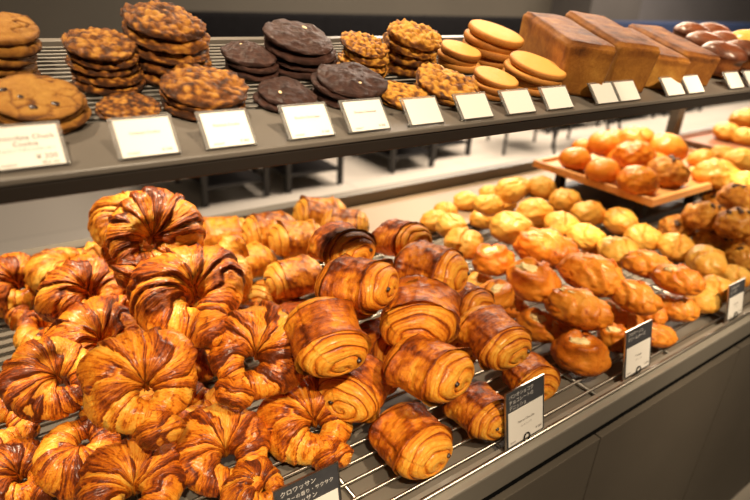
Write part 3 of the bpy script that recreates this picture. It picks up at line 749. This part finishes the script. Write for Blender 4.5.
def bun(kind, px, py, w_, z, where, group, yaw=None, tilt=None, base=TZ):
    P = at(px, py, base + z); i = bcount[0]; bcount[0] += 1
    wn = {'oval': 1.12, 'danish': 1.05}.get(kind, .98)
    s = w_ * depth(P) / F / wn
    nm, dsc, cat = KN[kind]
    e = tag(empty(nm), '%s %s' % (dsc, where), cat, group)
    yaw = rg.uniform(-50, 50) if yaw is None else yaw
    tilt = rg.uniform(0, 18) if tilt is None else tilt
    place(e, P, frame(P) @ Rx(tilt) @ Rz(yaw), s)
    lst = SPM if kind == 'spotted' else BV[{'orange': 'pale'}.get(kind, kind)]
    link('crust', lst[i % len(lst)], e)
    if base == TZ and z <= .05: rest(e, lst[i % len(lst)], P)
    if kind == 'danish':
        c = link('cream_cheese', topping[i % 3], e); j = i % 4; a0 = random.Random(j * 7 + 5).uniform(0, 6.28)
        c.location = (.54 * .20 * math.cos(a0), .44 * .2 * math.sin(a0), .315)
    if kind in ('danish', 'oval'):
        c = link('folded_tip', tips[i % 3], e); an = rg.uniform(.6, 2.4) - R(yaw)
        c.location = (wn * .27 * math.cos(an), .40 * .60 * math.sin(an), .265 if kind == 'danish' else .235); c.rotation_euler = (0, 0, rg.uniform(0, 3))
        if kind == 'oval':
            c = link('cream_cheese', topping[(i + 1) % 3], e); c.location = (rg.uniform(-.2, .05), rg.uniform(-.08, .0), .315); c.scale = (1, .55, .6)
    if kind == 'nut':
        for q in range(4):
            an = rg.uniform(0, 6.28); rr = rg.uniform(.05, .32)
            c = link('walnut_piece', nutbit[q % 3], e); zz = .38 * math.sqrt(max(0, 1 - (rr / .5) ** 2)) + .0
            c.location = (rr * math.cos(an), rr * math.sin(an) * .9, zz); c.rotation_euler = (rg.uniform(0, 1), rg.uniform(0, 1), rg.uniform(0, 6))
    BOXES.append((e['label'], P, s * wn)); return e
ORD = ['first', 'second', 'third', 'fourth', 'fifth', 'sixth', 'seventh', 'eighth', 'ninth', 'tenth', 'eleventh', 'twelfth']
def row(kinds, items, z, rowdesc, group):
    for n, (k, it) in enumerate(zip(kinds, items)):
        px, py, w_ = it[:3]; zz = it[3] if len(it) > 3 else z
        bun(k, px, py, w_, zz, '%s in %s' % (ORD[n], rowdesc), group, yaw=it[4] if len(it) > 4 else None)
G = 'rolls and buns in the right-hand heap'
row(['pale', 'pale', 'pale', 'pale', 'spotted', 'pale', 'pale', 'spotted'],
    [(542, 188, 31), (565, 201, 33), (588, 214, 34), (621, 222, 36), (643, 238, 36), (676, 248, 38), (706, 263, 42), (735, 277, 32)], .050, 'the back diagonal row beside the wooden board', G)
row(['pale', 'pale', 'pale', 'pale', 'pale', 'oval', 'oval', 'pale', 'spotted'],
    [(510, 191, 32), (535, 213, 36), (562, 226, 36), (586, 238, 36), (617, 252, 40), (647, 266, 44, .085, 10), (677, 281, 46, .085, -5), (703, 300, 36, .035), (715, 290, 36, .030)], .085, 'the second diagonal row from the back', G)
row(['pale', 'pale', 'oval', 'oval', 'oval', 'oval'],
    [(488, 206, 30), (512, 229, 44), (546, 250, 60, .10, -5), (591, 276, 62, .10, -12), (634, 298, 48, .085, -15), (674, 309, 44, .05, 0)], .090, 'the third diagonal row from the back', G)
row(['pale', 'pale', 'danish', 'danish', 'oval', 'oval'],
    [(452, 227, 34), (464, 245, 42), (494, 262, 42), (532, 282, 54), (578, 310, 62, .085, -10), (657, 337, 38, .04)], .085, 'the fourth diagonal row from the back', G)
row(['pale', 'danish', 'danish', 'danish', 'danish'],
    [(436, 222, 32, .05), (495, 297, 42, .075), (536, 326, 44, .05), (581, 355, 58, .042), (616, 339, 36, .04)], .05, 'the front diagonal row nearest the chocolate rolls', G)
row(['pale'] * 6, [(466, 202, 28), (446, 212, 26), (484, 219, 30), (491, 195, 26), (518, 187, 28), (504, 203, 28)], .05, 'the loose back left corner of the heap', G)
row(['pale', 'oval', 'oval', 'pale', 'pale', 'oval', 'oval'], [(478, 285, 36), (510, 305, 40), (556, 330, 46), (545, 232, 40), (600, 262, 44), (620, 318, 44), (648, 312, 40)], .035, 'the bottom layer showing in the gaps', G)
row(['nut'] * 10, [(676, 229, 36, .05), (703, 217, 38, .08), (709, 241, 30, .05), (737, 225, 42, .09), (737, 199, 36, .11), (742, 259, 34, .05), (728, 243, 28, .045), (756, 240, 40, .06), (718, 205, 34, .05), (757, 212, 44, .08)],
    .05, 'the dark heap at the right edge', 'walnut rolls at the right edge')

# wooden board with round buns
def board(x0, y0, x1, y1, z, m, lab, rz=0, legs=True):
    e = tag(empty('serving_board', (x0, y0, z)), lab, 'tray'); e.rotation_euler = (0, 0, R(rz)); w_, d_ = x1 - x0, y1 - y0
    MB().box((0, 0, -.012), (w_, d_, 0)).build('board', m, e, .003)
    for a, b in (((0, 0, -.006), (w_, .014, .010)), ((0, d_ - .014, -.006), (w_, d_, .010)), ((0, .014, -.006), (.014, d_ - .014, .010)), ((w_ - .014, .014, -.006), (w_, d_ - .014, .010))):
        MB().box(a, b).build('rim', m, e, .003)
    for a in (.05, w_ - .08):
        for b in (.05, d_ - .08):
            MB().box((a, b, -(z - TZ) + .0), (a + .025, b + .025, -.012)).build('foot', mat['black'], e)
    MB().box((.04, .04, -(z - TZ) + .0), (w_ - .04, d_ - .04, -(z - TZ) + .02)).build('shade_slab', mat['black'], e)  # black slab stands in for the shadow beneath the board
BZ = .091
board(1.45, .725, 1.86, 1.13, TZ + BZ, mat['wood'], 'orange-brown wooden board carrying round golden buns above the counter')
G2 = 'round buns on the wooden board'
wb = [('round', 583, 148, 22, .035, 'at the back left corner of the wooden board'), ('round', 604, 145, 33, .058, 'highest on the wooden board, with a bright highlight'),
      ('round', 575, 160, 31, .030, 'leftmost on the wooden board'), ('round', 603, 172, 34, .028, 'in the front row of the wooden board near its left corner'),
      ('pale', 636, 140, 36, .070, 'topmost at the back of the wooden board'), ('lumpy', 634, 157, 40, .055, 'in the middle of the wooden board'),
      ('lumpy', 638, 182, 40, .030, 'at the front edge of the wooden board'), ('round', 666, 150, 40, .055, 'right of the pale topmost roll on the wooden board'),
      ('nut', 666, 174, 42, .030, 'at the right front of the wooden board'), ('round', 655, 165, 30, .03, 'behind the dark walnut roll on the wooden board'),
      ('round', 620, 160, 32, .026, 'in the middle gap of the wooden board'), ('round', 615, 140, 26, .026, 'at the back of the wooden board')]
for k, px, py, w_, z, wh in wb: bun(k, px, py, w_, BZ + z, wh, G2, tilt=8)
board(1.95, .76, 2.3, 1.10, TZ + .05, mat['wood'], 'second wooden board at the right holding bright yellow orange buns')
wb2 = [(716, 176, 42, .11, 'leftmost on the second wooden board'), (742, 161, 32, .12, 'at the back of the second wooden board'), (748, 187, 38, .10, 'at the right edge in front on the second wooden board'),
       (702, 160, 27, .075, 'behind the leftmost on the second wooden board'), (723, 156, 27, .08, 'in the back middle of the second wooden board'), (695, 178, 28, .075, 'at the left corner of the second wooden board')]
for px, py, w_, z, wh in wb2: bun('orange', px, py, w_, z, wh, 'yellow buns on the second wooden board', tilt=6)
board(2.50, .80, 3.6, 1.24, TZ + .03, mat['darkwood'], 'brown wooden board beyond the shelf post at the far right')
for px, py, w_, z, wh in [(727, 133, 26, .06, 'leftmost on the far brown board'), (746, 138, 26, .055, 'at the right edge in front on the far brown board'), (745, 120, 28, .09, 'topmost on the far brown board'), (757, 128, 28, .06, 'at the far right on the far brown board')]:
    bun('orange', px, py, w_, z, wh, 'yellow buns on the far brown board', tilt=5)

# ------------------------------------------------------------------ cookies on the shelf
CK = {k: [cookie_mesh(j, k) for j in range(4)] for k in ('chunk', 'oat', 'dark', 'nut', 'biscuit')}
chunkbit = blob_mesh(50, (.05, .04, .02), mat['choc'], amp=.5, NT=8, NV=10)
chip = blob_mesh(51, (.05, .032, .02), mat['almond'], amp=.3, NT=8, NV=10)
stacks = [  # top centre px, top centre py, width, bottom front py, n, kind, where
 (12, 22, 60, 88, 5, 'chunk', 'the tall back stack at the far left'),
 (42, 92, 84, 136, 4, 'chunk', 'the wide front stack at the far left'),
 (107, 38, 66, 96, 5, 'oat', 'the slim stack behind the low one'),
 (169, 14, 80, 88, 5, 'oat', 'the tallest oat stack at the back'),
 (130, 104, 60, 123, 2, 'oat', 'the low front stack'),
 (204, 80, 84, 122, 3, 'oat', 'the front stack behind the third card'),
 (251, 50, 54, 82, 3, 'dark', 'the back left dark stack'),
 (298, 32, 72, 80, 4, 'dark', 'the tall dark stack at the back'),
 (285, 90, 60, 114, 2, 'dark', 'the low front dark stack'),
 (345, 75, 70, 110, 3, 'dark', 'the front right dark stack'),
 (361, 40, 50, 80, 4, 'nut', 'the back left nutty stack'),
 (405, 28, 56, 78, 4, 'nut', 'the tallest nutty stack'),
 (402, 92, 54, 110, 2, 'nut', 'the low front stack'),
 (441, 77, 68, 105, 2, 'nut', 'the wide front nutty stack'),
 (455, 47, 44, 72, 3, 'biscuit', 'the back left stack'),
 (486, 30, 58, 68, 4, 'biscuit', 'the tallest back stack'),
 (489, 75, 48, 100, 3, 'biscuit', 'the low front stack'),
 (527, 62, 60, 95, 4, 'biscuit', 'the front stack beside the loaves'),
]
KC = {'chunk': ('chunk_cookie', 'cracked chunk cookie'), 'oat': ('oat_cookie', 'rough brown oat cookie'), 'dark': ('dark_chocolate_cookie', 'dark chocolate cookie'),
      'nut': ('nut_cookie', 'golden nut cookie'), 'biscuit': ('butter_biscuit', 'smooth round butter biscuit')}
cc = 0
for (px, py, w_, yb, n, k, wh) in stacks:
    B = on_shelf(px, yb, .001); s = w_ * (depth(B) + .03) / F
    h3 = np.array([B[0], B[1], 0]); h3 = h3 / np.linalg.norm(h3); g3 = nrm(h3 - (h3 @ SN) * SN)
    c0 = B + g3 * s * .46
    H = min(np.arange(.008, .16, .001), key=lambda q: abs(projy(c0 + SN * q) - py))
    th_ = H / n; ext = {'chunk': 9, 'oat': 8, 'dark': 7, 'nut': 9, 'biscuit': 6}[k]
    for j in range(n):
        me, T = CK[k][(cc + j) % 4]
        e = empty(KC[k][0]); sc = s * rg.uniform(.94, 1.02)
        jx, jy = rg.uniform(-.003, .003), rg.uniform(-.003, .003)
        pc = c0 + SN * (th_ * j + .0008) + np.array([jx, jy, jy * math.tan(BETA)])
        last = j == n - 1
        pos = 'topmost of ' if last and n > 1 else ('bottom of ' if j == 0 and n > 1 else (ORD[j] + ' from the bottom of ' if n > 1 else 'alone in '))
        tag(e, '%s, %s%s' % (KC[k][1], pos, wh.replace(' of the shelf', '')), 'cookie' if k != 'biscuit' else 'biscuit', {'chunk': 'chunk cookies', 'oat': 'oat cookies', 'dark': 'dark chocolate cookies', 'nut': 'nut cookies', 'biscuit': 'butter biscuits'}[k] + ' on the shelf')
        zs = min(th_ * .97, .020) / T; print('H', k, round(H, 3), n, round(s, 3), np.round(c0, 2))
        e.matrix_world = Matrix.Translation(Vector(pc)) @ (Rx(math.degrees(BETA) + (ext * j / max(1, n - 1) if n > 1 else 0)) @ Ry(rg.uniform(-1, 4 if j else 0)) @ Rz(rg.uniform(0, 360))).to_4x4() @ Matrix.Diagonal((sc, sc, zs, 1))
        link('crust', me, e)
        if k == 'chunk':
            for q in range(4):
                an = rg.uniform(0, 6.28); rr = rg.uniform(.1, .38); c = link('chocolate_chunk', chunkbit, e)
                c.location = (rr * math.cos(an), rr * math.sin(an), T * .93); c.rotation_euler = (0, 0, rg.uniform(0, 6))
        if k == 'dark' and last:
            for q in range(2 if px == 345 else 1):
                c = link('almond_chip', chip, e); c.location = (.05 + .1 * q, .22, T * .99); c.rotation_euler = (0, 0, rg.uniform(0, 6))
        cc += 1
    cc += 1

# ------------------------------------------------------------------ loaves
def loaf_mesh(seed, w_, L, h0, h1):
    n = 15; pts = {}
    verts, faces, br = [], [], []
    nx, ny, nz_ = 14, 30, 14
    def P3(u, v, t):            # cube -> rounded loaf
        return (u, v, t)
    ids = {}
    def vid(i, j, k):
        if (i, j, k) in ids: return ids[(i, j, k)]
        u, v, t = i / nx, j / ny, k / nz_
        h = h0 + (h1 - h0) * v
        x, y, z = (u - .0) * w_, v * L, t * h
        # waist the sides and round the edges
        bx = (abs(u - .5) * 2); bt = t; by = abs(v - .5) * 2
        e = .10
        rnd = max(0, bx - (1 - e)) / e; rnt = max(0, bt - (1 - e)) / e; rny = max(0, by - (1 - e * .4)) / (e * .4)
        c = sum(q > 0 for q in (rnd, rnt, rny))
        if c >= 2:
            f = .0045 * min(1, rnd + 0) * (1 if rnd > 0 else 0)
            x += (-1 if u > .5 else 1) * .004 * rnd ** 2 * max(rnt, rny) ** 2; z -= .004 * rnt ** 2 * max(rnd, rny) ** 2; y += (-1 if v > .5 else 1) * .004 * rny ** 2 * max(rnt, rnd) ** 2
        taper = -.004 * (1 - t); x += taper * (1 if u > .5 else -1) * bx; 
        nn = noise.noise(Vector((x * 25 + seed, y * 25, z * 25))); sw = .0022 * nn
        x += sw; y += sw; z += .0018 * noise.noise(Vector((x * 30, y * 18 + seed, 3))) * t
        verts.append((x, y, z)); ed = max(rnd * max(rnt, rny), rnt * rny)
        br.append(min(1, max(0, .47 + (.28 if k == nz_ else 0) + .12 * nn - .2 * ed + (.18 * (t > .75) if k < nz_ else 0))))
        ids[(i, j, k)] = len(verts) - 1; return ids[(i, j, k)]
    for i in range(nx):
        for j in range(ny):
            faces.append((vid(i, j, 0), vid(i, j + 1, 0), vid(i + 1, j + 1, 0), vid(i + 1, j, 0)))
            faces.append((vid(i, j, nz_), vid(i + 1, j, nz_), vid(i + 1, j + 1, nz_), vid(i, j + 1, nz_)))
    for i in range(nx):
        for k in range(nz_):
            faces.append((vid(i, 0, k), vid(i + 1, 0, k), vid(i + 1, 0, k + 1), vid(i, 0, k + 1)))
            faces.append((vid(i, ny, k), vid(i, ny, k + 1), vid(i + 1, ny, k + 1), vid(i + 1, ny, k)))
    for j in range(ny):
        for k in range(nz_):
            faces.append((vid(0, j, k), vid(0, j, k + 1), vid(0, j + 1, k + 1), vid(0, j + 1, k)))
            faces.append((vid(nx, j, k), vid(nx, j + 1, k), vid(nx, j + 1, k + 1), vid(nx, j, k + 1)))
    me = bpy.data.meshes.new('loaf'); me.from_pydata(verts, [], faces); me.update()
    me.polygons.foreach_set('use_smooth', [True] * len(me.polygons))
    a = me.attributes.new('brown', 'FLOAT', 'POINT'); a.data.foreach_set('value', br)
    me.uv_layers.new(name='UVMap'); me.materials.append(mat['loaf']); return me
for i, (px, py, w_, L, h0, h1, lab) in enumerate([
    (553, 93, .075, .19, .070, .071, 'tall square loaf, leftmost beside the biscuits'),
    (601, 88, .076, .20, .068, .070, 'tall square loaf directly behind and right of the leftmost one'),
    (639, 87, .074, .20, .050, .052, 'lower square loaf, third from the left'),
    (672, 82, .074, .20, .050, .052, 'lower square loaf, rightmost, next to the dark domed rolls')]):
    o = link('bread_loaf', loaf_mesh(i * 3.3, w_, L, h0, h1)); P = on_shelf(px, py, .001)
    o.matrix_world = Matrix.Translation(Vector(P)) @ (Rx(math.degrees(BETA) - 1) @ Rz(-28)).to_4x4()
    tag(o, lab, 'bread', 'square loaves on the shelf')
# dark domed rolls (tin shaped body with a domed shiny top)
def tinroll_mesh(seed):
    D, ph, th = ball(40, 56); Zz = D[..., 2]; n1 = fb(D, 1.6, seed)
    p = np.abs(D) ** (1 / 1.6) * np.sign(D)
    P = np.where((Zz < 0)[..., None], p * np.array([.5, .5, .75]), D * np.array([.56, .56, .42])); P = P * (1 + .04 * n1)[..., None]
    P[..., :2] = np.where((Zz < 0)[..., None], P[..., :2] * .92, P[..., :2])
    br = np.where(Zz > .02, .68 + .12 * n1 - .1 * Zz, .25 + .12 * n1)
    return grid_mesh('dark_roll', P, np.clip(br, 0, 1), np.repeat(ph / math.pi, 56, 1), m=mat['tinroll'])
TR = [tinroll_mesh(2), tinroll_mesh(5), tinroll_mesh(8)]
for i, (px, py, s, lab) in enumerate([(712, 78, .090, 'in the front row, left one of two'), (734, 75, .092, 'in the front row, right one of two'),
      (695, 66, .085, 'in the second row, on the left'), (716, 64, .085, 'in the second row, on the right'), (683, 55, .085, 'in the back row, on the left'), (704, 54, .085, 'in the back row, on the right')]):
    P = on_shelf(px, py, .001); sc = s * .8; hd = Vector((P[0], P[1], 0)).normalized() * sc * .4
    hd.z = hd.y * math.tan(BETA); o = link('dark_roll', TR[i % 3])
    o.matrix_world = Matrix.Translation(Vector(P) + hd + Vector(SN) * .038) @ (Rx(11) @ Rz(20 * i)).to_4x4() @ Matrix.Diagonal((sc, sc, .050, 1))
    tag(o, 'dark domed bread roll ' + lab + ' beyond the square loaves', 'bread', 'dark domed rolls on the shelf')
P = on_shelf(750, 74, .001); o = link('white_loaf', bun_mesh(9, 'round')); o.data.materials.clear(); o.data.materials.append(mat['pale'])
o.matrix_world = Matrix.Translation(Vector(P) + Vector((.03, .04, .038))) @ Matrix.Diagonal((.10, .10, .10, 1)); tag(o, 'pale round loaf at the far right edge of the shelf', 'bread')

# ------------------------------------------------------------------ light
def area(name, loc, rot, size, size_y, power, col):
    l = bpy.data.lights.new(name, 'AREA'); l.shape = 'RECTANGLE'; l.size = size; l.size_y = size_y; l.energy = power; l.color = col
    o = bpy.data.objects.new(name, l); COL.objects.link(o); o.location = loc; o.rotation_euler = rot; return o
def spot(name, loc, target, power, col, ang=50, blend=.6, rad=.05):
    l = bpy.data.lights.new(name, 'SPOT'); l.energy = power; l.color = col; l.spot_size = R(ang); l.spot_blend = blend; l.shadow_soft_size = rad
    o = bpy.data.objects.new(name, l); COL.objects.link(o); o.location = loc
    o.rotation_euler = (Vector(target) - Vector(loc)).to_track_quat('-Z', 'Y').to_euler(); return o
WARM = (1., .80, .56); WARM2 = (1., .84, .68)
for i, x in enumerate((-.3, .5, 1.3, 2.1, 3.0)):
    spot('ceiling_spot', (x, 1.35, 2.75), (x + .1, .95, .95), 120, WARM, 50, .7, .04)
    spot('ceiling_spot', (x - .1, -.72, 2.75), (x + .15, .60, 1.0), 112, WARM, 40, .7, .03)
for i, x in enumerate((3.2, 5.0)):
    area('fill_panel', (x, 3.4, 2.9), (0, 0, 0), 1.4, 1.2, 85, WARM2)  # unseen panels added to brighten the floor and the room behind
area('fill_panel', (8.5, 3.6, 2.9), (0, 0, 0), 3, 1.2, 110, WARM2)  # another added panel, for the right of the room
wd = bpy.data.worlds.new('world'); S.world = wd; wd.use_nodes = True
bg = wd.node_tree.nodes['Background']; bg.inputs[0].default_value = (1., .80, .60, 1); bg.inputs[1].default_value = .055

# ------------------------------------------------------------------ camera
cam = bpy.data.cameras.new('camera'); cam.sensor_width = 36; cam.lens = F / 750 * 36
co = bpy.data.objects.new('camera', cam); COL.objects.link(co)
mw = Matrix([[M3[0][0], M3[0][1], M3[0][2], 0], [M3[1][0], M3[1][1], M3[1][2], 0], [M3[2][0], M3[2][1], M3[2][2], CZ], [0, 0, 0, 1]])
co.matrix_world = mw; S.camera = co
cam.clip_start = .02
cam.dof.use_dof = True; cam.dof.focus_distance = .70; cam.dof.aperture_fstop = 4.2
vs = S.view_settings; S.display_settings.display_device = 'sRGB'
vs.view_transform = 'Standard'; vs.look = 'None'; vs.gamma = 1; vs.exposure = 0.68; vs.use_curve_mapping = False
